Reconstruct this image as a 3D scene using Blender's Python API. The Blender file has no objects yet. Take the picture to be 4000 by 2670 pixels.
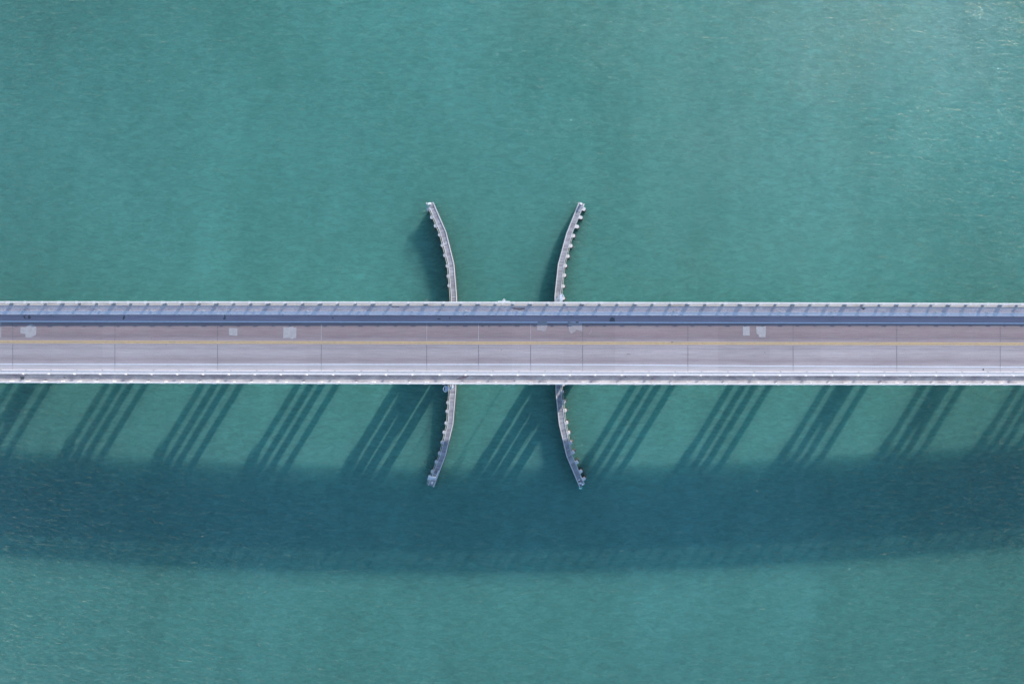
import bpy, math, random
from mathutils import Vector
random.seed(7)
R = math.radians
SC = bpy.context.scene
COL = SC.collection

# ------------------------------------------------------------------ camera, sky, sun, exposure
HC = 142.7                                   # camera height above the water
cam = bpy.data.cameras.new('camera')
cam.sensor_width = 36.0; cam.lens = 27.0
cam.clip_start = 1.0; cam.clip_end = 20000.0
camo = bpy.data.objects.new('camera', cam); COL.objects.link(camo)
camo.location = (0, 0, HC)
SC.camera = camo

SUN_AZ = R(31.4)                             # clockwise from +Y
SUN_EL = R(17.6)
w = bpy.data.worlds.new('World'); SC.world = w; w.use_nodes = True
nt = w.node_tree
bg = nt.nodes['Background']
sky = nt.nodes.new('ShaderNodeTexSky'); sky.sky_type = 'NISHITA'; sky.sun_disc = False
sky.sun_elevation = SUN_EL; sky.sun_rotation = SUN_AZ
sky.air_density = 1.0; sky.dust_density = 0.3; sky.ozone_density = 2.2
nt.links.new(sky.outputs[0], bg.inputs['Color'])
bg.inputs['Strength'].default_value = 0.125
sun = bpy.data.lights.new('sun', 'SUN'); sun.energy = 3.0; sun.angle = R(0.55)
sun.color = (1.0, 0.94, 0.86)
suno = bpy.data.objects.new('sun', sun); COL.objects.link(suno)
sd = Vector((math.sin(SUN_AZ)*math.cos(SUN_EL), math.cos(SUN_AZ)*math.cos(SUN_EL), math.sin(SUN_EL)))
suno.rotation_euler = sd.to_track_quat('Z', 'Y').to_euler()
suno.location = (60, 100, 90)

vs = SC.view_settings
vs.view_transform = 'Standard'; vs.look = 'None'; vs.gamma = 1.0; vs.exposure = 1.25
SC.cycles.use_denoising = True
SC.cycles.max_bounces = 8; SC.cycles.volume_bounces = 4; SC.cycles.transparent_max_bounces = 12

# ------------------------------------------------------------------ measuring helpers
def W(px, py, z):
    """photo pixel (4000x2670) of a point known to be at height z -> world"""
    d = (HC - z)/3000.0
    return Vector(((px-2000)*d, -(py-1335)*d, z))

def zd(X):                                    # height of the roadway: a crest curve
    q = abs(X-8.2)
    if q < 120: return 11.7 - 1.71e-4*q*q
    return 11.7 - 1.71e-4*120*120 - 1.71e-4*240*(q-120)
def y0(X): return -0.20 - 0.0020*X
def B(X, v, dz=0.0): return Vector((X, y0(X)+v, zd(X)+dz))
def PX(px):                                   # photo column on the deck -> world X
    X = (px-2000)/22.9
    for _ in range(6): X = (px-2000)*(HC-zd(X))/3000.0
    return X
def PV(px, py):                               # photo pixel on the roadway -> (X, v)
    X = PX(px); d = (HC-zd(X))/3000.0
    return X, -(py-1335)*d - y0(X)

# ------------------------------------------------------------------ materials
def mat(name):
    m = bpy.data.materials.new(name); m.use_nodes = True
    return m, m.node_tree, m.node_tree.nodes['Principled BSDF']
def N(t, kind, **kw):
    n = t.nodes.new(kind)
    for k, v in kw.items(): setattr(n, k, v)
    return n
def coords(t, kind, scale=(1,1,1), rot=(0,0,0)):
    tc = N(t, 'ShaderNodeTexCoord'); mp = N(t, 'ShaderNodeMapping')
    mp.inputs['Scale'].default_value = scale; mp.inputs['Rotation'].default_value = rot
    t.links.new(tc.outputs[kind], mp.inputs[0]); return mp.outputs[0]
def noise(t, vec, scale, detail=3.0, rough=0.5, dist=0.0):
    n = N(t, 'ShaderNodeTexNoise'); n.inputs['Scale'].default_value = scale
    n.inputs['Detail'].default_value = detail; n.inputs['Roughness'].default_value = rough
    n.inputs['Distortion'].default_value = dist
    t.links.new(vec, n.inputs['Vector']); return n.outputs['Fac']
def ramp(t, fac, stops, interp='LINEAR'):
    r = N(t, 'ShaderNodeValToRGB'); r.color_ramp.interpolation = interp
    e = r.color_ramp.elements
    while len(e) < len(stops): e.new(0.5)
    for i, (p, c) in enumerate(stops):
        e[i].position = p
        e[i].color = (c, c, c, 1) if isinstance(c, (int, float)) else (*c, 1)
    t.links.new(fac, r.inputs[0]); return r.outputs['Color']
def mix(t, a, b, fac, mode='MIX'):
    m = N(t, 'ShaderNodeMix'); m.data_type = 'RGBA'; m.blend_type = mode
    for s, v in ((m.inputs[6], a), (m.inputs[7], b), (m.inputs[0], fac)):
        if isinstance(v, tuple): s.default_value = (*v, 1)
        elif isinstance(v, (int, float)): s.default_value = v
        else: t.links.new(v, s)
    return m.outputs[2]
def math_(t, op, a, b=0.0):
    m = N(t, 'ShaderNodeMath'); m.operation = op
    for s, v in ((m.inputs[0], a), (m.inputs[1], b)):
        if isinstance(v, (int, float)): s.default_value = v
        else: t.links.new(v, s)
    return m.outputs[0]

def concrete(name, c, stain, kind='Object', amount=0.5, big=0.6, fine=14.0, stretch=(1,1,1), rough=0.85, lo=.45, hi=.7):
    m, t, p = mat(name)
    v = coords(t, kind, stretch)
    a = ramp(t, noise(t, v, big, 5, .62), [(lo, 0), (hi, 1)])
    f = ramp(t, noise(t, v, fine, 3, .6), [(.3, 0.84), (.7, 1.08)])
    k = math_(t, 'MULTIPLY', a, amount)
    col = mix(t, mix(t, c, stain, k), f, 1.0, 'MULTIPLY')
    t.links.new(col, p.inputs['Base Color'])
    p.inputs['Roughness'].default_value = rough
    b = N(t, 'ShaderNodeBump'); b.inputs['Strength'].default_value = .25; b.inputs['Distance'].default_value = .02
    t.links.new(noise(t, v, fine*2, 3, .6), b.inputs['Height']); t.links.new(b.outputs[0], p.inputs['Normal'])
    return m

def pavement(name, stops, tint, v0, v1):
    """roadway concrete: tone across the lane comes from wear bands laid along the road (UV = metres)"""
    m, t, p = mat(name)
    uv = N(t, 'ShaderNodeTexCoord').outputs['UV']
    sx = N(t, 'ShaderNodeSeparateXYZ'); t.links.new(uv, sx.inputs[0])
    wob = math_(t, 'MULTIPLY', math_(t, 'SUBTRACT', noise(t, coords(t, 'UV', (.12, .8, 1)), 1.0, 3), .5), .7)
    mr = N(t, 'ShaderNodeMapRange'); t.links.new(math_(t, 'ADD', sx.outputs[1], wob), mr.inputs[0])
    mr.inputs[1].default_value = v0; mr.inputs[2].default_value = v1
    col = ramp(t, mr.outputs[0], stops)
    big = ramp(t, noise(t, coords(t, 'UV', (.05, .35, 1)), 1.0, 4, .6), [(.3, .90), (.7, 1.07)])
    streak = ramp(t, noise(t, coords(t, 'UV', (.25, 5, 1)), 1.0, 4, .65), [(.3, .86), (.7, 1.10)])
    fine = ramp(t, noise(t, coords(t, 'UV', (1, 1, 1)), 5.0, 4, .75), [(.3, .90), (.7, 1.10)])
    pinks = ramp(t, noise(t, coords(t, 'UV', (.5, .9, 1)), 1.0, 3, .6), [(.35, 0), (.7, 1)])
    col = mix(t, col, mix(t, col, tint, .5, 'MULTIPLY'), pinks)
    fl = math_(t, 'FLOOR', math_(t, 'DIVIDE', sx.outputs[0], 8.8)); wn = N(t, 'ShaderNodeTexWhiteNoise', noise_dimensions='1D'); t.links.new(fl, wn.inputs['W'])
    slab = ramp(t, wn.outputs[0], [(0, .95), (1, 1.04)])
    for f in (big, streak, fine, slab): col = mix(t, col, f, 1.0, 'MULTIPLY')
    spots = ramp(t, noise(t, coords(t, 'UV', (1, 1, 1), (0, 0, .7)), 1.1, 5, .7), [(.66, 0), (.74, 1)])
    col = mix(t, col, mix(t, col, (.62, .58, .60), 1.0, 'MULTIPLY'), math_(t, 'MULTIPLY', spots, .9))
    col = mix(t, col, (1.20, 1.125, 1.10), 1.0, 'MULTIPLY')
    t.links.new(col, p.inputs['Base Color']); p.inputs['Roughness'].default_value = .9
    return m

M = {}
M['lane_n'] = pavement('worn_pink_pavement', [(0, (.285,.262,.275)), (.10, (.255,.228,.242)), (.24, (.205,.178,.193)), (.42, (.225,.19,.20)), (.62, (.24,.205,.213)), (.8, (.21,.18,.19)), (1, (.18,.16,.175))], (1, .86, .90), .2, 3.6)
M['lane_s'] = pavement('worn_grey_pavement', [(0, (.34,.33,.345)), (.10, (.30,.28,.30)), (.22, (.255,.232,.25)), (.36, (.30,.285,.30)), (.55, (.325,.31,.325)), (.74, (.30,.285,.30)), (.86, (.285,.268,.285)), (1, (.305,.285,.295))], (1, .93, .96), -3.8, .2)
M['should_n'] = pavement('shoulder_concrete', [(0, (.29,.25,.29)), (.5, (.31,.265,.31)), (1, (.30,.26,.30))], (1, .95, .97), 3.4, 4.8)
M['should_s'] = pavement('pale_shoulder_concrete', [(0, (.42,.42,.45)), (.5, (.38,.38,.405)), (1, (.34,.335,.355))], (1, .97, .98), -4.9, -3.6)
M['walk'] = concrete('weathered_walkway_concrete', (.72,.64,.66), (.42,.35,.38), 'UV', .8, .7, 6, (.5, 1, 1), lo=.5, hi=.74)
M['walk_s'] = concrete('stained_walkway_concrete', (.55,.51,.50), (.31,.27,.29), 'UV', .95, .8, 6, (.5, 1, 1), lo=.38, hi=.66)
M['plinth'] = concrete('buff_plinth_concrete', (.50,.465,.44), (.33,.285,.27), 'UV', .8, .5, 6, (.6, 1, 1), lo=.5, hi=.72)
M['rail_c'] = concrete('painted_rail_concrete', (.68,.65,.64), (.50,.465,.46), 'Object', .5, .5, 6)
M['curb'] = concrete('barrier_concrete', (.82,.76,.77), (.64,.64,.66), 'UV', .45, .5, 6, (.3, 1, 1))
M['curb_s'] = concrete('clean_barrier_concrete', (.58,.57,.59), (.48,.465,.49), 'UV', .4, .5, 6, (.3, 1, 1))
M['white'] = concrete('white_barrier_paint', (.69,.68,.70), (.55,.54,.57), 'UV', .4, .8, 8, (.3, 1, 1), rough=.6)
M['struct'] = concrete('structural_concrete', (.42,.40,.38), (.25,.23,.22), 'Object', .6, .3, 5)
M['paint_w'] = concrete('white_road_paint', (.66,.68,.75), (.60,.62,.70), 'UV', .4, 1.5, 6, (.3, 1, 1), rough=.7)
M['paint_y'] = concrete('yellow_road_paint', (.62,.42,.22), (.45,.34,.20), 'UV', .5, 1.0, 6, (.3, 1, 1), rough=.7)
M['paint_m'] = concrete('faded_yellow_between_lines', (.43,.33,.20), (.34,.28,.24), 'UV', .6, 1.0, 6, (.3, 1, 1), rough=.8)
M['joint'] = concrete('joint_sealant', (.14,.125,.14), (.26,.24,.26), 'UV', .9, 2.2, 6, rough=.8)
M['joint_w'] = concrete('pale_joint_sealant', (.48,.455,.45), (.34,.30,.32), 'UV', .9, 1.2, 6, rough=.8)
M['crack'] = concrete('longitudinal_joint', (.24,.21,.24), (.34,.32,.36), 'UV', .9, .8, 6, (.3, 1, 1), rough=.85)
M['patch'] = concrete('repair_patch_concrete', (.40,.375,.385), (.29,.26,.275), 'UV', .6, 1.5, 5)
M['patch_f'] = concrete('faint_patch_concrete', (.35,.31,.32), (.28,.25,.265), 'UV', .6, 1.5, 5)
M['stain'] = concrete('dark_stain', (.12,.11,.12), (.20,.18,.20), 'UV', .6, 3, 6)
M['rust'] = concrete('brown_stain', (.26,.20,.21), (.38,.33,.34), 'UV', .7, 3, 6)
M['dark'] = concrete('dark_opening', (.02,.02,.025), (.04,.04,.04), 'Object', .5, 3, 6)
M['timber'] = concrete('grey_weathered_timber', (.42,.395,.41), (.25,.23,.26), 'Object', .8, .35, 4, rough=.9)
M['timber_l'] = concrete('pale_timber_edge', (.62,.62,.62), (.46,.45,.46), 'Object', .6, .5, 4, rough=.9)
M['timber_y'] = concrete('buff_timber_wale', (.60,.56,.48), (.44,.40,.35), 'Object', .6, .5, 4, rough=.9)
M['timber_d'] = concrete('dark_wet_timber', (.085,.07,.06), (.04,.035,.03), 'Object', .8, .8, 4, rough=.7)
M['pile_b'] = concrete('brown_timber_pile', (.13,.09,.075), (.08,.06,.05), 'Object', .8, 1.2, 4, rough=.85)
M['cap_w'] = concrete('white_pile_cap', (.72,.68,.67), (.55,.50,.49), 'Object', .5, 1.2, 4, rough=.7)
M['cap_g'] = concrete('pale_grey_pile_cap', (.64,.62,.65), (.50,.48,.51), 'Object', .5, 1.2, 4, rough=.7)
M['metal'] = concrete('galvanised_steel', (.56,.62,.74), (.42,.48,.60), 'Object', .4, 2, 8, rough=.5)
M['lamp_w'] = concrete('white_lantern_housing', (.85,.86,.88), (.7,.7,.74), 'Object', .3, 3, 8, rough=.4)
M['lamp_g'] = concrete('green_lantern_lens', (.02,.42,.30), (.02,.30,.22), 'Object', .3, 3, 8, rough=.3)
M['teal_w'] = concrete('pale_teal_board', (.50,.80,.78), (.36,.62,.62), 'Object', .4, 3, 8, rough=.5)
M['rubber'] = concrete('black_rubber', (.02,.02,.022), (.04,.04,.04), 'Object', .3, 6, 9, rough=.8)

def timber_planks():
    m, t, p = mat('walkway_planks')
    ob = coords(t, 'UV', (1, 1, 1))
    sx = N(t, 'ShaderNodeSeparateXYZ'); t.links.new(ob, sx.inputs[0])
    wn = N(t, 'ShaderNodeTexWhiteNoise', noise_dimensions='1D')
    t.links.new(sx.outputs[0], wn.inputs['W'])
    col = ramp(t, wn.outputs[0], [(0, (.27,.245,.27)), (.35, (.37,.345,.37)), (.7, (.43,.41,.44)), (1, (.52,.50,.53))])
    g = ramp(t, noise(t, coords(t, 'Object', (1, 1, 1)), .35, 4, .6), [(.3, .78), (.7, 1.15)])
    f = ramp(t, noise(t, coords(t, 'Object', (1, 1, 1)), 9, 3, .6), [(.3, .85), (.7, 1.1)])
    col = mix(t, mix(t, col, g, 1, 'MULTIPLY'), f, 1, 'MULTIPLY')
    t.links.new(col, p.inputs['Base Color']); p.inputs['Roughness'].default_value = .9
    return m
M['planks'] = timber_planks()

def water_mat():
    """milky sea: ripples on a clear surface, light scattering in the body below it"""
    m = bpy.data.materials.new('turquoise_sea_water'); m.use_nodes = True
    t = m.node_tree; t.nodes.clear()
    out = N(t, 'ShaderNodeOutputMaterial')
    def layer(rot, sc, scale, detail, dist, prev, strength, distance):
        b = N(t, 'ShaderNodeBump'); b.inputs['Strength'].default_value = strength
        b.inputs['Distance'].default_value = distance
        t.links.new(noise(t, coords(t, 'Object', sc, (0, 0, R(rot))), scale, detail, .62, dist), b.inputs['Height'])
        if prev: t.links.new(prev, b.inputs['Normal'])
        return b.outputs[0]
    n = layer(15, (.5, 1.2, 1), 0.50, 2, .5, None, 1.0, .22)
    n = layer(23, (.62, 1.4, 1), 1.15, 4, .9, n, 1.0, .235)
    n = layer(-12, (.75, 1.3, 1), 2.8, 3, 1.2, n, 1.0, .07)
    gl = N(t, 'ShaderNodeBsdfGlossy'); gl.inputs['Roughness'].default_value = .06
    t.links.new(n, gl.inputs['Normal'])
    fr = N(t, 'ShaderNodeFresnel'); fr.inputs['IOR'].default_value = 1.33
    t.links.new(n, fr.inputs['Normal'])
    tr = N(t, 'ShaderNodeBsdfTransparent')
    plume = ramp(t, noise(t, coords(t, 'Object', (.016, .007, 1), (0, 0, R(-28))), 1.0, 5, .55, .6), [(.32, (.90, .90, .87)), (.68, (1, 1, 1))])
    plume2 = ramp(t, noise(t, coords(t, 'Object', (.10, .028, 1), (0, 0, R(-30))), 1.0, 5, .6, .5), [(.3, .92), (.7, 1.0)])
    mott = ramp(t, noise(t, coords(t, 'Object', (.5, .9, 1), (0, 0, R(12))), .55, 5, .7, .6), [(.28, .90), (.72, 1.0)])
    glint_tint = ramp(t, noise(t, coords(t, 'Object', (.50, 1.35, 1), (0, 0, R(23))), 1.0, 5, .70, .9), [(.34, .80), (.68, 1.0)])  # wavelet streaks: sky reflections on the ripples painted into the tint
    mott = mix(t, mott, glint_tint, 1.0, 'MULTIPLY')
    # lens falloff and some murk painted into the tint: pale middle, darker outwards
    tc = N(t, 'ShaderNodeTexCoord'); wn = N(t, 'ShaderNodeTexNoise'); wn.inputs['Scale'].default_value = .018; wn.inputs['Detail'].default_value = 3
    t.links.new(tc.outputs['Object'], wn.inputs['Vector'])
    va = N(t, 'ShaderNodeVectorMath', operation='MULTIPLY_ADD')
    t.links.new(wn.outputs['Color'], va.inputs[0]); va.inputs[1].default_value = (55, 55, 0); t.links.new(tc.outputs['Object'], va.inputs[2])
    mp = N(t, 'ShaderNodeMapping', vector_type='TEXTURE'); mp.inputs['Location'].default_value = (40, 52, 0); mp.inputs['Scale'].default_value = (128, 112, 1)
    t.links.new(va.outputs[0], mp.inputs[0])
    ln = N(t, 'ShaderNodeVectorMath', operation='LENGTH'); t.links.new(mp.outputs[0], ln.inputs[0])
    vignette_murk = ramp(t, ln.outputs['Value'], [(.35, (1, 1, 1)), (1.0, (.84, .835, .835))], 'EASE')
    mott = mix(t, mott, vignette_murk, 1.0, 'MULTIPLY')
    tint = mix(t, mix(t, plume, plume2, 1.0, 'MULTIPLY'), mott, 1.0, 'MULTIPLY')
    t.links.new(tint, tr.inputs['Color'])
    geo = N(t, 'ShaderNodeNewGeometry')
    fac = math_(t, 'MULTIPLY', fr.outputs[0], math_(t, 'SUBTRACT', 1.0, geo.outputs['Backfacing']))
    ms = N(t, 'ShaderNodeMixShader')
    t.links.new(fac, ms.inputs[0]); t.links.new(tr.outputs[0], ms.inputs[1]); t.links.new(gl.outputs[0], ms.inputs[2])
    t.links.new(ms.outputs[0], out.inputs['Surface'])
    pv = N(t, 'ShaderNodeVolumePrincipled')
    pv.inputs['Color'].default_value = (.43, .894, .848, 1)
    pv.inputs['Density'].default_value = .45
    t.links.new(pv.outputs[0], out.inputs['Volume'])
    return m
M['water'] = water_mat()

# ------------------------------------------------------------------ mesh builder
class MB:
    def __init__(s): s.v = []; s.f = []; s.uv = []; s.mi = []
    def add(s, verts, faces, uvs=None, mi=0):
        o = len(s.v); s.v += [tuple(p) for p in verts]
        s.uv += list(uvs) if uvs else [(p[0], p[1]) for p in verts]
        s.f += [tuple(i+o for i in f) for f in faces]; s.mi += [mi]*len(faces)
    def box(s, c, sx, sy, sz, rz=0.0, mi=0, uv=None, taper=1.0):
        """c = centre of the base"""
        cs, sn = math.cos(rz), math.sin(rz); P = []
        for z, k in ((0, 1), (sz, taper)):
            for x, y in ((-1,-1), (1,-1), (1,1), (-1,1)):
                a, b = x*sx/2*k, y*sy/2*k
                P.append((c[0]+a*cs-b*sn, c[1]+a*sn+b*cs, c[2]+z))
        F = [(3,2,1,0), (4,5,6,7), (0,1,5,4), (1,2,6,5), (2,3,7,6), (3,0,4,7)]
        s.add(P, F, [uv]*8 if uv else None, mi)
    def bar(s, a, b, wd, ht, mi=0):
        """rectangular bar from a to b (points on its top centre line), wd wide, ht deep"""
        a, b = Vector(a), Vector(b); d = (b-a); d.z = 0
        if d.length < 1e-6: return
        n = Vector((-d.y, d.x, 0)).normalized()*wd/2; dn = Vector((0, 0, -ht))
        P = [a-n+dn, a+n+dn, b+n+dn, b-n+dn, a-n, a+n, b+n, b-n]
        s.add(P, [(0,1,2,3), (7,6,5,4), (0,4,5,1), (1,5,6,2), (2,6,7,3), (3,7,4,0)], None, mi)
    def tube(s, pts, r, seg=8, mi=0, close=False):
        pts = [Vector(p) for p in pts]; n = len(pts); rings = []
        for i, p in enumerate(pts):
            a = pts[i-1] if (i or close) else pts[0]; b = pts[(i+1) % n] if (i < n-1 or close) else pts[-1]
            d = (b-a).normalized(); u = d.cross(Vector((0, 0, 1)))
            if u.length < .05: u = Vector((1, 0, 0))
            u.normalize(); v = d.cross(u)
            rings.append([p+(u*math.cos(2*math.pi*k/seg)+v*math.sin(2*math.pi*k/seg))*r for k in range(seg)])
        P = [q for g in rings for q in g]; F = []
        m = n if close else n-1
        for i in range(m):
            j = (i+1) % n
            for k in range(seg):
                l = (k+1) % seg
                F.append((i*seg+k, i*seg+l, j*seg+l, j*seg+k))
        if not close: F += [tuple(range(seg))[::-1], tuple((n-1)*seg+k for k in range(seg))]
        s.add(P, F, None, mi)
    def cyl(s, c, r, h, seg=14, r2=None, mi=0, sx=1.0):
        r2 = r if r2 is None else r2; P = []
        for z, q in ((0, r), (h, r2)):
            for k in range(seg):
                a = 2*math.pi*k/seg; P.append((c[0]+q*sx*math.cos(a), c[1]+q*math.sin(a), c[2]+z))
        F = [tuple(range(seg))[::-1], tuple(range(seg, 2*seg))]
        F += [(k, (k+1) % seg, seg+(k+1) % seg, seg+k) for k in range(seg)]
        s.add(P, F, None, mi)
    def prism(s, poly, z0, z1, mi=0):
        n = len(poly)
        A = sum(poly[i][0]*poly[(i+1)%n][1]-poly[(i+1)%n][0]*poly[i][1] for i in range(n))
        if A < 0: poly = poly[::-1]
        P = [(x, y, z0) for x, y in poly]+[(x, y, z1) for x, y in poly]
        F = [tuple(range(n))[::-1], tuple(range(n, 2*n))]+[(k, (k+1) % n, n+(k+1) % n, n+k) for k in range(n)]
        s.add(P, F, None, mi)
    def sweep(s, prof, xs, mi=0, cap=True):
        """closed profile [(v, dz)] swept along the bridge (follows its crest)"""
        n = len(prof); P = []; U = []
        for X in xs:
            for k, (v, dz) in enumerate(prof):
                vv = v(X) if callable(v) else v
                P.append(B(X, vv, dz)); U.append((X, vv))
        F = []
        for i in range(len(xs)-1):
            for k in range(n):
                l = (k+1) % n
                F.append((i*n+k, i*n+l, (i+1)*n+l, (i+1)*n+k))
        if cap: F += [tuple(range(n))[::-1], tuple((len(xs)-1)*n+k for k in range(n))]
        s.add(P, F, U, mi)
    def sheet(s, va, vb, dz, xs, mi=0):
        P = []; U = []
        for X in xs:
            for v in (va, vb):
                vv = v(X) if callable(v) else v
                P.append(B(X, vv, dz)); U.append((X, vv))
        s.add(P, [(2*i, 2*i+2, 2*i+3, 2*i+1) for i in range(len(xs)-1)], U, mi)
    def build(s, name, m, parent=None, bevel=0.0):
        off = Vector(parent['_w']) if (parent is not None and '_w' in parent) else Vector((0, 0, 0))
        me = bpy.data.meshes.new(name)
        me.from_pydata([tuple(Vector(p)-off) for p in s.v], [], s.f)
        uvl = me.uv_layers.new(name='UVMap')
        for poly in me.polygons:
            for li in poly.loop_indices:
                uvl.data[li].uv = s.uv[me.loops[li].vertex_index]
        for q in (m if isinstance(m, (list, tuple)) else [m]): me.materials.append(q)
        me.polygons.foreach_set('material_index', s.mi)
        me.update()
        o = bpy.data.objects.new(name, me); COL.objects.link(o)
        if parent is not None: o.parent = parent
        if parent is not None: o['_w'] = list(off)
        if bevel:
            b = o.modifiers.new('bevel', 'BEVEL'); b.width = bevel; b.segments = 2; b.limit_method = 'ANGLE'
        return o

def tag(o, label=None, cat=None, group=None, kind=None):
    if label: o['label'] = label
    if cat: o['category'] = cat
    if group: o['group'] = group
    if kind: o['kind'] = kind
    return o
def thing(name, label, cat, loc=(0,0,0), group=None):
    o = bpy.data.objects.new(name, None); COL.objects.link(o); o.location = loc
    o.empty_display_size = .5; o['_w'] = list(loc)
    return tag(o, label, cat, group)
def copy_part(o, loc, rot=None, parent=None, name=None):
    c = o.copy(); COL.objects.link(c)
    if name: c.name = name
    c.parent = parent if parent is not None else o.parent
    c.location = loc
    if rot: c.rotation_euler = rot
    return c

XS = [-142+4*i for i in range(72)]
def dens(a, b, step=4.0):
    n = max(1, int(math.ceil((b-a)/step))); return [a+(b-a)*i/n for i in range(n+1)]

# ------------------------------------------------------------------ water
mb = MB()
S = 6000
mb.add([(-S,-S,-14), (S,-S,-14), (S,S,-14), (-S,S,-14), (-S,-S,0), (S,-S,0), (S,S,0), (-S,S,0)], [(3,2,1,0), (4,5,6,7), (0,1,5,4), (1,2,6,5), (2,3,7,6), (3,0,4,7)])
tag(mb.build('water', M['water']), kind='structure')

# ------------------------------------------------------------------ spans
JP = [50, 449, 850, 1255, 1667, 2276, 2687, 3098, 3503, 3907]
J = [PX(p) for p in JP]
while J[0] > -124: J.insert(0, J[0]-17.6)
while J[-1] < 124: J.append(J[-1]+17.6)
XA, XB = J[0]-8, J[-1]+8
XS = dens(XA, XB, 4)
iC = min(range(len(J)), key=lambda i: abs(J[i]-PX(1667)))

bridge = thing('bridge', 'long concrete road bridge crossing the turquoise water from edge to edge', 'bridge')
mb = MB(); mb.sweep([(-6.93,-.75), (6.93,-.75), (6.93,-.03), (-6.93,-.03)], XS)
mb.build('deck_slab', M['struct'], bridge)
for v in (-4.7, -2.8, -.95, .95, 2.8, 4.7):
    mb = MB(); mb.sweep([(v-.24,-1.15), (v+.24,-1.15), (v+.24,-.755), (v-.24,-.755)], XS)
    mb.build('girder', M['struct'], bridge)
# raised walkways and the buff plinths under the outer railings
for s, key in ((1, 'walk'), (-1, 'walk_s')):
    a, b = (5.39, 6.93) if s > 0 else (-6.93, -5.47)
    mb = MB(); mb.sweep([(a,-.025), (b,-.025), (b,.06), (a,.06)], XS)
    mb.build('walkway', M[key], bridge)
    if s > 0:
        mb = MB(); mb.sweep([(6.27,.0), (6.94,.0), (6.94,.08), (6.27,.08)], XS); mb.build('plinth', M['plinth'], bridge)
# piers
COLV = (5.5, 1.6, -1.9, -6.35)
HEAVY = {min(range(len(J)), key=lambda i: abs(J[i]-PX(p))) for p in (50, 1667, 2276, 3503, 3907)}
for i, X in enumerate(J):
    hv = i in HEAVY; mainp = i in (iC, iC+1)
    zc = zd(X)-1.16
    wd = 1.15 if mainp else .85
    sg = 1.4 if mainp and i == iC else (-.6 if mainp else .8)
    Xp = X+sg
    mb = MB(); mb.box((Xp, y0(X)+0.0, zc-1.0), .95, 13.4, 1.0)
    pr = mb.build('pier', M['struct'], bridge, .04)
    for v in COLV:
        mb = MB(); mb.box((Xp, y0(X)+v, -3), wd, wd, zc-1.0+3-.004)
        mb.build('column', M['struct'], pr, .05)
    if hv:
        mb = MB(); mb.box((Xp, y0(X)+.05, -3), .5, 2.8 if not mainp else 7.6, 3+ (5.2 if not mainp else 4.6))
        mb.build('web_wall', M['struct'], pr, .04)

# ------------------------------------------------------------------ road on the bridge
def P(tab):
    def f(X):
        if X <= tab[0][0]: return tab[0][1]
        for (a, p), (b, q) in zip(tab, tab[1:]):
            if X <= b: return p+(q-p)*(X-a)/(b-a)
        return tab[-1][1]
    return f
lineS = P([(-88,-3.80), (-45,-3.72), (0,-3.62), (20,-3.64), (26,-3.71), (48,-3.83), (84,-3.92)])
lineN = P([(-88, 3.56), (0, 3.55), (88, 3.56)])
yel = P([(-88, .06), (0, .03), (88, .04)])
mb = MB()
mb.sheet(lambda X: lineN(X)+.09, 4.76, 0, XS, 0)
mb.sheet(lambda X: yel(X)+.0, lambda X: lineN(X)+.09, 0, XS, 1)
mb.sheet(lambda X: lineS(X)-.07, lambda X: yel(X)+.0, 0, XS, 2)
mb.sheet(-4.85, lambda X: lineS(X)-.07, 0, XS, 3)
road = tag(mb.build('road', [M['should_n'], M['lane_n'], M['lane_s'], M['should_s']]), kind='structure')
road['_w'] = [0, 0, 0]
def strip(name, f, wd, m, dz, xs=XS):
    mb = MB(); mb.sheet(lambda X: f(X)-wd/2, lambda X: f(X)+wd/2, dz, xs); return mb.build(name, M[m], road)
strip('yellow_strip', yel, .46, 'paint_m', .004)
strip('yellow_line', lambda X: yel(X)+.165, .13, 'paint_y', .008)
strip('yellow_line', lambda X: yel(X)-.165, .13, 'paint_y', .008)
strip('edge_line', lineS, .155, 'paint_w', .004)
gaps = [(PX(1800+1013/3.356), PX(1800+1127/3.356)), (PX(1800+1400/3.356), PX(1800+1424/3.356)), (PX(1800+1505/3.356), PX(1800+1545/3.356))]
prev = XA
for a, b in gaps+[(XB, XB)]:
    strip('edge_line', lineN, .18, 'paint_w', .004, dens(prev, a, 4)); prev = b
jl = P([(-88,-1.05), (-45,-1.02), (0,-.88), (20,-.86), (88,-.95)])
strip('centre_joint', lambda X: jl(X)+.012*math.sin(X*.9), .055, 'crack', .004, dens(XA, XB, 1.5))

# transverse joints
SUB = sorted(J+[PX(1869), PX(2073)])
light = {PX(1255): .2, PX(1869): .2, PX(2073): 1.8, PX(1667): .2}
def cross(X, v0, v1, wd, m, dz):
    mb = MB(); n = max(2, int(abs(v1-v0)/.6)); pts = []
    for k in range(n+1):
        v = v0+(v1-v0)*k/n; j = random.uniform(-.012, .012)
        pts += [B(X-wd/2+j, v, dz), B(X+wd/2+j, v, dz)]
    mb.add(pts, [(2*k, 2*k+1, 2*k+3, 2*k+2) for k in range(n)], [(p.x*3+p.y, p.y) for p in pts])
    return mb.build('expansion_joint', M[m], road)
for X in SUB:
    lt = [q for q in light if abs(q-X) < .3]
    cross(X, lineS(X)-.1, -.3, .075, 'joint', .012)
    if lt: cross(X, .35, 3.3, .065, 'joint_w', .012)
    else: cross(X, .35, 3.3, .065, 'joint', .012)
    cross(X, -4.8, lineS(X)-.1, .045, 'crack', .012)

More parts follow.
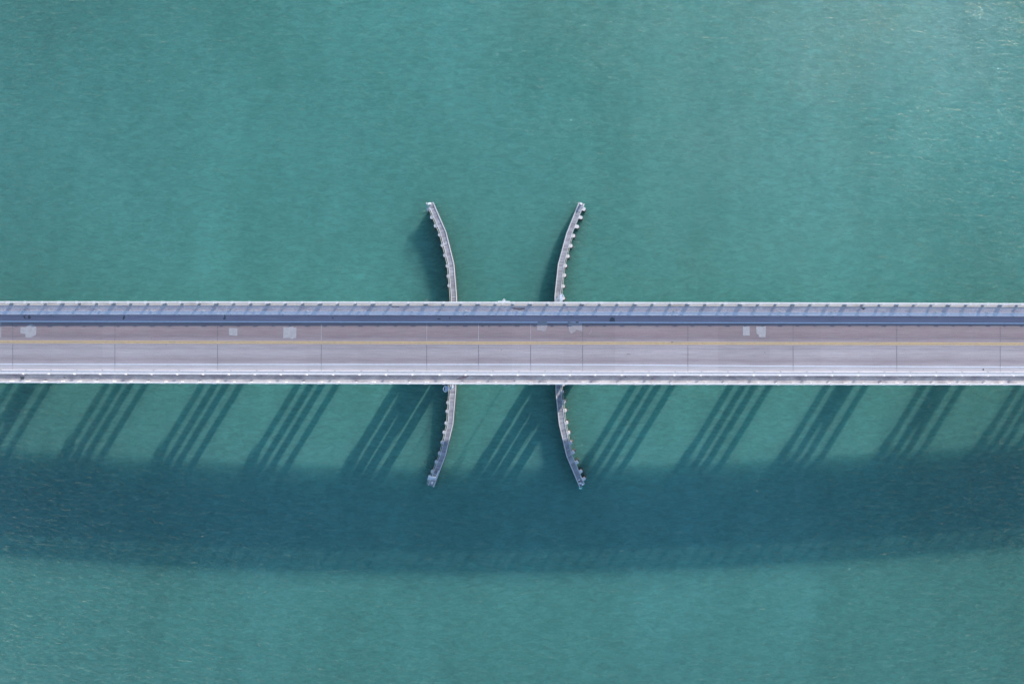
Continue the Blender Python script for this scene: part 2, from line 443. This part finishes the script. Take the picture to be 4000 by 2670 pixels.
def poly_patch(pts, m, dz=.006, name='patch', rag=0.0):
    q = []
    n = len(pts)
    for i in range(n):
        a, b = pts[i], pts[(i+1) % n]; k = 3 if rag else 1
        for j in range(k):
            t_ = j/k
            q.append((a[0]+(b[0]-a[0])*t_+random.uniform(-rag, rag), a[1]+(b[1]-a[1])*t_+random.uniform(-rag, rag)))
    V = []; U = []
    for px, py in q:
        X, v = PV(px, py); V.append(B(X, v, dz)); U.append((X, v))
    area = sum(V[i].x*V[(i+1)%len(V)].y-V[(i+1)%len(V)].x*V[i].y for i in range(len(V)))
    if area < 0: V.reverse(); U.reverse()
    mb = MB(); mb.add(V, [tuple(range(len(V)))], U); return mb.build(name, M[m], road)
def reg(x0, pts): return [(x0+a/3.356, 1140+b/3.356) for a, b in pts]
RP = [(0, [(-60,395), (18,395), (16,600), (-60,605)], 'patch_f'),
 (0, [(268,460), (340,460), (405,418), (478,460), (470,560), (415,595), (335,595), (330,550), (268,545)], 'patch'),
 (600, [(990,470), (1100,478), (1095,575), (988,565)], 'patch'),
 (600, [(1700,460), (1770,465), (1790,452), (1830,455), (1835,465), (1872,465), (1870,605), (1830,608), (1825,620), (1790,605), (1700,605)], 'patch'),
 (1800, [(1015,375), (1125,370), (1135,440), (1115,505), (1095,522), (1060,505), (1000,505), (1000,430)], 'patch_f'),
 (1800, [(1400,392), (1590,410), (1597,520), (1560,510), (1520,495), (1490,520), (1450,545), (1415,515), (1410,440)], 'patch_f'),
 (1800, [(1735,455), (1752,460), (1745,490), (1715,525), (1690,565), (1655,560), (1670,525), (1700,500)], 'rust'),
 (1800, [(1950,386), (1955,350), (1985,330), (2015,345), (2022,386)], 'stain'),
 (2400, [(1685,450), (1770,450), (1775,570), (1685,570)], 'patch'),
 (2400, [(1858,450), (1985,450), (1982,592), (1895,592), (1890,560), (1862,545)], 'patch'),
 (0, [(300,320), (325,308), (335,345), (365,350), (372,305), (395,310), (405,345), (380,352), (325,352)], 'stain'),
 (0, [(1610,345), (1620,308), (1640,308), (1635,345), (1625,362), (1605,360)], 'stain'),
 (600, [(910,345), (930,335), (925,300), (938,300), (945,345), (940,362), (915,358)], 'stain'),
 (1200, [(1700,352), (1725,345), (1755,350), (1750,358), (1705,360)], 'stain'),
 (1200, [(1863,330), (1873,325), (1876,350), (1868,358)], 'stain'),
 (1200, [(325,335), (345,338), (350,348), (325,350)], 'stain'),
 (1200, [(1815,515), (1830,512), (1832,522), (1817,524)], 'rust'),
 (1800, [(370,543), (385,543), (385,551), (370,551)], 'rust'),
 (1800, [(525,750), (540,750), (540,763), (527,763)], 'rust'),
 (1800, [(520,908), (532,908), (532,920), (520,920)], 'rust'),
 (1800, [(2180,805), (2225,812), (2225,818), (2182,816)], 'rust'),
 (2400, [(742,655), (770,655), (768,662), (745,662)], 'stain')]
for x0, pts, m in RP:
    poly_patch(reg(x0, pts), m, .014 if m in ('stain', 'rust') else .010, 'stain' if m in ('stain', 'rust') else 'patch', .5)
for x0, dz_, pts, m in [(1200, .062, [(1945,1145), (2050,1100), (2120,1095), (2110,1112), (2085,1115), (2088,1135), (2070,1125), (2020,1145)], 'rust'),
        (0, .062, [(830,1112), (850,1115), (868,1130), (845,1130)], 'stain'),
        (1800, .062, [(655,203), (740,205), (845,208), (838,232), (760,240), (690,225)], 'rust'),
        (1200, .062, [(1100,190), (1210,190), (1205,198), (1110,198)], 'stain'),
        (2400, .062, [(480,1130), (520,1130), (520,1145), (482,1145)], 'rust'),
        (2400, .062, [(130,1105), (150,1102), (152,1112), (132,1112)], 'stain'),
        (0, .062, [(268,1108), (322,1108), (320,1148), (275,1150)], 'stain'),
        (3300, .062, [(1800,180), (2000,180), (2000,200), (1830,204)], 'rust'),
        (1800, .062, [(700,165), (850,165), (850,190), (700,192)], 'rust'),
        (3000, .062, [(1215,205), (1280,210), (1250,235), (1230,225)], 'stain')]:
    pass_poly = reg(x0, pts)
    o = poly_patch(pass_poly, m, dz_+.006, 'stain', .5)
    o.parent = bridge; o['_w'] = [0, 0, 0]

# ------------------------------------------------------------------ railings at the outer edges
def sub_x():
    """post stations: (X, wide)"""
    out = []
    for a, b in zip(J, J[1:]):
        n = 9 if (b-a) > 20 else 6
        for k in range(n): out.append((a+(b-a)*k/n, k % 3 == 0))
    out.append((J[-1], True)); return out
ST = sub_x()
def railing(s, label):
    vb = 6.83*s; Xc = 0.0
    t = thing('bridge_railing', label, 'railing', (0, y0(0)+vb, zd(0)+.06))
    va, vz = sorted((6.70*s, 6.965*s))
    mb = MB(); mb.sweep([(va,1.13), (vz,1.13), (vz,1.40), (va,1.40)], XS)
    mb.build('top_beam', M['rail_c'], t, .03)
    vm = (va+vz)/2
    mb = MB(); mb.sweep([(vm-.04,.28), (vm+.04,.28), (vm+.04,.32), (vm-.04,.32)], XS)
    mb.build('bottom_bar', M['rail_c'], t)
    mb = MB(); mb.sweep([(vm-.03,1.033), (vm+.03,1.033), (vm+.03,1.06), (vm-.03,1.06)], XS); mb.build('middle_bar', M['rail_c'], t)
    mb = MB(); X = XA+.03                      # close-set upright slats between the bottom bar and the top beam
    while X < XB:
        p = B(X, vm, .322); mb.box(p, .082, .026, .71); X += .12
    mb.build('slat_screen', M['rail_c'], t)
    def post(wide, jit):
        mb = MB(); base = Vector(t.location)
        wx = .74 if wide else .42
        mb.box(base, wx*.86, .30, 1.278)
        if wide:
            mb.box(base+Vector((-wx*.26, 0, 1.28)), wx*.46, .40, .07); mb.box(base+Vector((wx*.26, 0, 1.28)), wx*.46, .40, .07)
        else: mb.box(base+Vector((0, 0, 1.28)), wx, .40, .07)
        o = mb.build('post', M['rail_c'], t, .02); return o
    protos = {True: post(True, 0), False: post(False, 0)}; used = {True: False, False: False}
    loc0 = Vector(t.location)
    sty = -.03*s
    for X, wide in ST:
        L = B(X, vb, .062)+Vector((0, sty, 0))-loc0
        if not used[wide]: protos[wide].location = L; used[wide] = True
        else: copy_part(protos[wide], L)
    return t
rn = railing(1, 'off-white concrete post railing along the upper edge of the bridge')
rs = railing(-1, 'off-white concrete post railing along the lower edge of the bridge')

# ------------------------------------------------------------------ inner barriers
KN = []
for a, b in zip(J, J[1:]):
    n = 6 if (b-a) > 20 else 4
    o_ = .082 if n == 6 else .115
    for k in range(n): KN.append(a+(b-a)*(o_+k/n))
def barrier(s, label):
    a, b = (4.74, 5.39) if s > 0 else (-5.47, -4.83)
    t = thing('traffic_barrier', label, 'barrier', (0, y0(0)+(a+b)/2, zd(0)))
    mb = MB(); mb.sweep([(a,-.02), (b,-.02), (b,.34), (a,.34)], XS); mb.build('kerb_wall', M['curb' if s > 0 else 'curb_s'], t, .03)
    e = .05
    for lo, hi in (((b-.13, b-.01), (a+.01, a+.07)) if s > 0 else ((a+.01, a+.19), (b-.10, b-.01))):
        mb = MB(); mb.sweep([(lo,.335), (hi,.335), (hi,.375), (lo,.375)], XS); mb.build('steel_strip', M['curb' if s > 0 else 'white'], t)
    loc0 = Vector(t.location); vo = b+.02 if s > 0 else a-.02
    mb = MB(); base = Vector(t.location)
    mb.box(base, .36, .20, .50); mb.box(base+Vector((0, -.02*s, .50)), .26, .15, .10)
    pr = mb.build('stub_post', M['rail_c'], t, .03)
    mb = MB(); mb.box(base, .22, .05, .16); sc = mb.build('scupper', M['dark'], t)
    vi = a-.012 if s > 0 else b+.012
    for i, X in enumerate(KN):
        L = B(X, vo, .0)-loc0; L2 = B(X+.26, vi, .0)-loc0
        if i == 0: pr.location = L; sc.location = L2
        else: copy_part(pr, L); copy_part(sc, L2)
    return t
barrier(1, 'low shaded kerb barrier above the road, beside the dark shadowed shoulder')
barrier(-1, 'low bright white kerb barrier below the road, beside the pale sunlit shoulder')

# ------------------------------------------------------------------ fenders
ZF = 1.75
def FP(pts): return [W(x, y, ZF) for x, y in pts]
def zo(x0, y0_, k, pts): return [(x0+a/k, y0_+b/k) for a, b in pts]
LI = zo(1600,760,3.565, [(325,105),(505,520),(615,965),(650,1390)])+[(1783.5,1179),(1780.4,1499)]+zo(1600,1480,3.409, [(612,150),(575,600),(475,1020),(317,1437)])
LO = zo(1600,760,3.565, [(255,122),(436,545),(543,975),(580,1400)])+[(1764,1179),(1759.5,1499)]+zo(1600,1480,3.409, [(540,150),(510,600),(414,1005),(250,1405)])
RI = zo(2100,760,3.565, [(580,105),(404,545),(289,970),(243,1400)])+[(2168,1179),(2171.6,1499)]+zo(2100,1480,3.409, [(247,190),(290,600),(390,1025),(560,1430)])
RO = zo(2100,760,3.565, [(645,133),(475,550),(364,975),(318,1400)])+[(2188,1179),(2190.6,1499)]+zo(2100,1480,3.409, [(316,190),(362,585),(447,990),(622,1392)])
LB = zo(1600,760,3.565, [(258,203),(308,315),(360,434),(417,560),(455,706),(490,846),(525,993),(538,1134),(550,1266)])
LB2 = zo(1600,1480,3.409, [(510,312),(500,427),(487,585),(460,707),(432,840),(398,985),(355,1100),(303,1228),(258,1330)])
RB = zo(2100,760,3.565, [(640,200),(598,318),(548,445),(495,573),(458,714),(418,858),(382,990),(367,1123),(353,1276)])
RB2 = zo(2100,1480,3.409, [(325,165),(345,298),(362,418),(383,580),(408,713),(437,845),(470,973),(520,1105),(572,1228),(615,1328)])
def interp(a, b, t_): return a+(b-a)*t_
def resample(inn, out, step):
    """pairs of points across the walkway every `step` metres"""
    q = []; carry = 0.0; idx = 0
    for i in range(len(inn)-1):
        L = (inn[i+1]-inn[i]).length; n = max(1, round(L/step))
        for k in range(n): q.append((interp(inn[i], inn[i+1], k/n), interp(out[i], out[i+1], k/n)))
    q.append((inn[-1], out[-1])); return q
def fender(side, IN, OUT, BL, label):
    inn, out = FP(IN), FP(OUT)
    t = thing('fender', label, 'fender', (sum(p.x for p in inn)/len(inn), y0(0), 0))
    # planks
    mb = MB(); pr = resample(inn, out, .27)
    for i in range(len(pr)-1):
        a0, b0 = pr[i]; a1, b1 = pr[i+1]
        g = .045
        a1 = interp(a0, a1, 1-g/.27*1.0); b1 = interp(b0, b1, 1-g/.27*1.0)
        dz = random.uniform(-.012, .012); u = random.random()*50
        T = [Vector((p.x, p.y, ZF-.03+dz)) for p in (a0, b0, b1, a1)]; D = [Vector((p.x, p.y, ZF-.08)) for p in (a0, b0, b1, a1)]
        fc = [(4,5,6,7), (3,2,1,0), (0,1,5,4), (1,2,6,5), (2,3,7,6), (3,0,4,7)]
        if (T[1]-T[0]).cross(T[2]-T[1]).z < 0: fc = [f[::-1] for f in fc]
        mb.add(D+T, fc, [(u, 0)]*8)
    mb.build('walkway', M['planks'], t)
    # edge beams on both sides (top), and joists beneath
    def lift(ps, dz): return [p+Vector((0, 0, dz)) for p in ps]
    for ps, key, wd, h, dz in ((inn, 'timber_l', .17, .34, .05), (out, 'timber_l', .13, .30, .04)):
        mb = MB(); q = lift(ps, dz)
        for a, b in zip(q, q[1:]): mb.bar(a, b, wd, h)
        mb.build('edge_beam', M[key], t)
    # outer wale: a beam standing off the walkway
    def offset(k): return [o_+(o_-i_).normalized()*k for i_, o_ in zip(inn, out)]
    q = lift(offset(.27), .02); q = q[1:-1] if side > 0 else q
    mb = MB()
    for a, b in zip(q, q[1:]): mb.bar(a, b, .10, .26)
    mb.build('outer_wale', M['timber_y'], t)
    # sheeting and wales on the channel face
    mb = MB(); q = lift(offset(-.88), 0); q = [interp(i_, o_, .12) for i_, o_ in zip(inn, out)]
    for a, b in zip(q, q[1:]): mb.bar(Vector((a.x, a.y, ZF-.30)), Vector((b.x, b.y, ZF-.30)), .22, 7.5)
    mb.build('sheeting', M['timber_d'], t)
    for z in (ZF-.42, .75, .22):
        mb = MB(); q2 = [i_-(o_-i_).normalized()*.02 for i_, o_ in zip(inn, out)]
        for a, b in zip(q2, q2[1:]): mb.bar(Vector((a.x, a.y, z)), Vector((b.x, b.y, z)), .2, .26)
        mb.build('wale', M['timber_d'], t)
    # pile bents: a round-ended cap reaching out beyond the walkway, on its piles
    def nearest(p):
        best = None
        for k in range(len(pr)-1):
            d = (pr[k][1]-p).length
            if best is None or d < best[0]: best = (d, k)
        k = best[1]; o_, i_ = pr[k][1], pr[k][0]; return o_, (o_-i_).normalized(), i_
    pts = [W(x, y, ZF-.1) for x, y in BL]
    for p in pts:
        o_, n, i_ = nearest(p); tn = Vector((-n.y, n.x, 0)); L = (p-o_).dot(n)+(.34 if side > 0 else .28)
        base = o_+tn*((p-o_).dot(tn)); hw = random.uniform(.27, .32)
        A = base-n*.75; shape = [(.02, -hw), (L-.10, -hw), (L, -hw*.45), (L+.02, 0), (L, hw*.45), (L-.10, hw), (.02, hw)]
        poly = [((base+n*u+tn*v_).x, (base+n*u+tn*v_).y) for u, v_ in shape]
        mb = MB(); zt = ZF-.02; mb.prism(poly, zt-.42, zt)
        cap = mb.build('pile_cap', M['cap_w' if side > 0 else 'cap_g'], t, .03)
        for u, r in ((L-.26, .20), (-.55, .19)):
            mb = MB(); c = base+n*u; mb.cyl((c.x, c.y, -3), r, 3+zt-.425, 12)
            mb.build('pile', M['pile_b'], cap)
        # raking piles added below the water to darken it beside the fender
        for k in (-.8, .1, .8):
            q0 = base+n*.1; q1 = base+n*3.1+tn*k
            mb = MB(); q0 = q0+(q1-q0)*.12; mb.tube([(q0.x, q0.y, -.85), (q1.x, q1.y, -5.5)], .19, 8); mb.build('added_shade_pile', M['timber_d'], cap)
        if side > 0:
            mb = MB(); c = base+n*(L+.06)+tn*(-.02); mb.cyl((c.x, c.y, -3), .18, 3+zt-.30, 12)
            mb.build('pile', M['pile_b'], cap)
    return t, inn, out
mid_l = [(1755, 1205+i*48) for i in range(7)]; mid_r = [(2199, 1165+i*48) for i in range(8)]
FL, Lin, Lout = fender(-1, LI, LO, LB+mid_l+LB2, 'curved timber fender walkway left of the channel, slotted white board at its lower end')
FR, Rin, Rout = fender(1, RI, RO, RB+mid_r+RB2, 'curved timber fender walkway right of the channel, green light at its lower end')

def bar_part(name, a, b, z, wd, h, m, par):
    mb = MB(); A, C = W(*a, z), W(*b, z); mb.bar(A, C, wd, h); return mb.build(name, M[m], par)
# projecting side rails at the fender ends
bar_part('side_rail', (1664.5, 790), (1677, 818), ZF+.12, .13, .3, 'timber_l', FL)
bar_part('side_rail', (1682.5, 1874), (1673, 1894.5), ZF+.25, .14, .3, 'timber_l', FL)
bar_part('side_rail', (2282.5, 795.5), (2276.5, 809), ZF+.1, .22, .3, 'timber_l', FR)
bar_part('side_rail', (2267, 1858), (2283, 1889.5), ZF+.15, .18, .3, 'timber_l', FR)
bar_part('inner_rail', (1681, 812), (1687, 832), ZF+.5, .07, .07, 'lamp_w', FL)
bar_part('inner_rail', (1714, 1836), (1703, 1862), ZF+.5, .12, .12, 'lamp_w', FL)

# ------------------------------------------------------------------ things on the fenders
def lantern(px, py, r, label, sx=1.0, h=.55, key='lamp_w', grp='lanterns at the fender ends'):
    L = W(px, py, ZF+.1); L.z = ZF-.015
    t = thing('navigation_lantern', label, 'lantern', tuple(L), grp)
    mb = MB(); mb.cyl(L, r*.85, .12, 14, sx=sx); mb.build('base', M['metal'], t)
    mb = MB(); mb.cyl(L+Vector((0, 0, .12)), r*.7, h*.5, 14, r*.62, sx=sx); mb.build('lens', M[key], t)
    mb = MB(); mb.cyl(L+Vector((0, 0, .12+h*.5)), r, .10, 14, r*.8, sx=sx); mb.build('cap', M['lamp_w'], t)
    return t
lantern(1688.3, 1884, .21, 'white round lantern on the lower tip of the left fender, beyond the slotted board')
lantern(2275.3, 1890, .18, 'white round lantern at the lower tip of the right fender, near the green light')
# lidded equipment boxes
def eqbox(px, py, wx, wy, rz, h, label, name='equipment_box', cat='box', grp=None):
    L = W(px, py, ZF); L.z = ZF-.015
    t = thing(name, label, cat, tuple(L), grp)
    mb = MB(); mb.box(L, wx, wy, h, rz); mb.build('body', M['lamp_w'], t, .02)
    mb = MB(); mb.box(L+Vector((0, 0, h+.002)), wx+.05, wy+.05, .05, rz, taper=.92); mb.build('lid', M['lamp_w'], t, .01)
    return t
eqbox(1677.5, 797, .50, .34, R(15), .55, 'bright white box lantern on the upper tip of the left fender')
eqbox(2269, 797.5, .38, .30, R(-25), .50, 'pale box on the upper tip of the right fender, casting a dark spot')
eqbox(2262.2, 1872.5, .34, .15, R(20), .14, 'small thin white box on the right fender planks, a step above its tip')
eqbox(2266.8, 1885.5, .38, .20, R(12), .18, 'slightly larger white box on the right fender planks, beside the tip lantern')
# slotted board across the lower end of the left fender
L0 = W(1687, 1865, ZF); L0.z = ZF-.015
bd = thing('sign_board', 'white slotted sign board standing across the lower end of the left fender', 'sign', tuple(L0))
A, C = W(1672, 1862, ZF+1.5), W(1703.5, 1866.5, ZF+1.5)
mb = MB(); mb.bar(A, C, .30, .55); mb.build('panel', M['lamp_w'], bd, .03)
D = (C-A).normalized(); n_ = Vector((D.y, -D.x, 0))
mb = MB(); mb.bar(A+n_*.33+D*.25, C+n_*.33, .10, .5); mb.build('panel', M['lamp_w'], bd, .01)
for q in (A+D*.12, C-D*.12):
    mb = MB(); mb.bar(q+n_*.02, q+n_*.38, .22, .12); mb.build('bracket', M['lamp_w'], bd)
    mb = MB(); mb.tube([Vector((q.x, q.y, ZF-.4)), Vector((q.x, q.y, ZF+1.0))], .06); mb.build('post', M['metal'], bd)
mb = MB(); mb.tube([A+Vector((-.0, .05, -.1)), A+Vector((.12, .38, -.1)), A+Vector((.48, .36, -.1)), A+Vector((.50, .1, -.1))], .04); mb.build('frame', M['metal'], bd)
# green channel light on an arm beyond the right fender
G0 = W(2266, 1899, ZF); G0.z = ZF-.03
gt = thing('channel_light', 'green channel light on a short arm past the lower tip of the right fender', 'light', tuple(G0))
for px in (2264.5, 2270):
    mb = MB(); mb.tube([W(px, 1896, ZF+.1), W(px-.5, 1906, ZF+.1)], .045); mb.build('arm', M['metal'], gt)
mb = MB(); mb.bar(W(2262.8, 1907, ZF+.3), W(2272.3, 1907, ZF+.3), .16, .45); mb.build('board', M['teal_w'], gt)
mb = MB(); g = W(2273.8, 1905, ZF+.2); mb.cyl((g.x, g.y, ZF-.15), .14, .42, 12, .11); mb.build('lens', M['lamp_g'], gt)

# ------------------------------------------------------------------ caged access ladders from deck to fender
def ladder(cx, cy, sgn, w_, h_, z, label, round_dir):
    """cx,cy photo centre of the platform; sgn = +1 platform lies north of the bridge"""
    Lc = W(cx, cy, z)
    t = thing('access_ladder', label, 'ladder', (Lc.x, Lc.y, ZF), 'caged ladders down to the fenders')
    e = -sgn                                     # outer end is away from the bridge
    ol = [(-w_/2, -h_/2*sgn), (w_/2, -h_/2*sgn), (w_/2*.72, -h_/2*sgn*.75), (w_/2*.72, h_/2*sgn*.55), (w_/2*.35, h_/2*sgn*.92), (-w_/2*.2, h_/2*sgn), (-w_/2*.75, h_/2*sgn*.7), (-w_/2*.78, -h_/2*sgn*.7)]
    if round_dir < 0: ol = [(-x, y) for x, y in ol]
    poly = [(Lc.x+x, Lc.y+y) for x, y in ol]
    mb = MB(); mb.prism(poly, z-.08, z); mb.build('platform', M['metal'], t)
    for dz in (.55, 1.05):
        pts = []
        for k in range(13):
            a = math.pi*(k/12)
            x = -round_dir*(w_*.50+.14*math.sin(a)) if False else -round_dir*math.sin(a)*(w_/2+.10)
            y = -math.cos(a)*h_/2*sgn*1.0
            pts.append((Lc.x+x, Lc.y+y, z+dz))
        mb = MB(); mb.tube(pts, .035, 6); mb.build('guard_hoop', M['metal'], t)
    for k in (3, 6, 9):
        a = math.pi*k/12; x = Lc.x-round_dir*math.sin(a)*(w_/2+.10); y = Lc.y-math.cos(a)*h_/2*sgn
        mb = MB(); mb.tube([(x, y, z-.04), (x, y, z+1.05)], .03, 6); mb.build('upright', M['metal'], t)
    for x in (-w_*.3, w_*.25):
        yb = y0(Lc.x)+6.9*sgn
        mb = MB(); mb.tube([(Lc.x+x, Lc.y-h_/2*sgn, z+.3), (Lc.x+x*1.1, yb, z+.5)], .035, 6); mb.build('brace', M['metal'], t)
    xl = Lc.x+round_dir*(w_/2+.12)
    for dy in (-.22, .22):
        mb = MB(); mb.tube([(xl, Lc.y+dy, ZF-.03), (xl, Lc.y+dy, z+1.0)], .035, 6); mb.build('side_rail', M['metal'], t)
    mb = MB(); zz = ZF+.3
    while zz < z+.9: mb.tube([(xl, Lc.y-.22, zz), (xl, Lc.y+.22, zz)], .02, 6); zz += .32
    mb.build('rungs', M['metal'], t)
    return t
ladder(1744.5, 1517.5, -1, .78, 1.02, 10.4, 'blue-grey caged ladder platform under the lower bridge edge beside the left fender', 1)
ladder(2191.5, 1162, 1, .66, 1.12, 10.4, 'blue-grey caged ladder platform past the upper bridge edge on the right fender', -1)

# ------------------------------------------------------------------ small bridge fittings
X1 = PX(1968.5); b1 = B(X1, 6.98, 1.2)
cl = thing('clearance_light', 'small white ring-shaped light bracket on the upper bridge edge, midway over the channel', 'light', tuple(b1))
mb = MB(); mb.tube([B(PX(1946), 7.02, 1.34), B(PX(1992), 7.02, 1.34)], .05); mb.build('bracket_rail', M['lamp_w'], cl)
mb = MB(); c = B(X1, 7.22, 1.34); mb.tube([(c.x+.17*math.cos(a*math.pi/8), c.y+.17*math.sin(a*math.pi/8), c.z) for a in range(-3, 12)], .055); mb.build('ring', M['lamp_w'], cl)
mb = MB(); mb.cyl(c-Vector((0, 0, .9)), .10, .5, 12); mb.build('lamp', M['dark'], cl)
mb = MB(); mb.bar(B(PX(1962), 6.80, 1.42), B(PX(1965), 6.6, 1.42), .16, 1.2); mb.build('stanchion', M['rail_c'], cl)
X2 = PX(1979); b2 = B(X2, -7.1, .9)
cl2 = thing('clearance_light', 'small dark hanging light under the lower bridge edge, midway over the channel', 'light', tuple(b2))
mb = MB(); mb.tube([B(PX(1964), -7.0, .85), B(PX(1977), -7.12, .85)], .04); mb.build('arm', M['metal'], cl2)
mb = MB(); mb.cyl(B(X2, -7.17, .3), .15, .5, 12, .12); mb.build('lamp', M['dark'], cl2)
mb = MB(); mb.cyl(B(X2-.0, -7.17, .81), .09, .06, 10); mb.build('cap', M['metal'], cl2)

# scrap of rubber on the lower shoulder
Xr, vr = PV(3841.5, 1441.8); Lr = B(Xr, vr, .003)
mb = MB(); mb.prism([(Lr.x+x, Lr.y+y) for x, y in ((-.13,.10), (-.02,.12), (.06,.02), (.12,-.08), (.07,-.13), (-.04,-.07), (-.12,0))], Lr.z, Lr.z+.05)
tag(mb.build('rubber_scrap', M['rubber'], None, .012), 'black scrap of rubber lying on the pale lower shoulder at the right', 'debris')

for o in list(SC.objects):
    if '_w' in o: del o['_w']
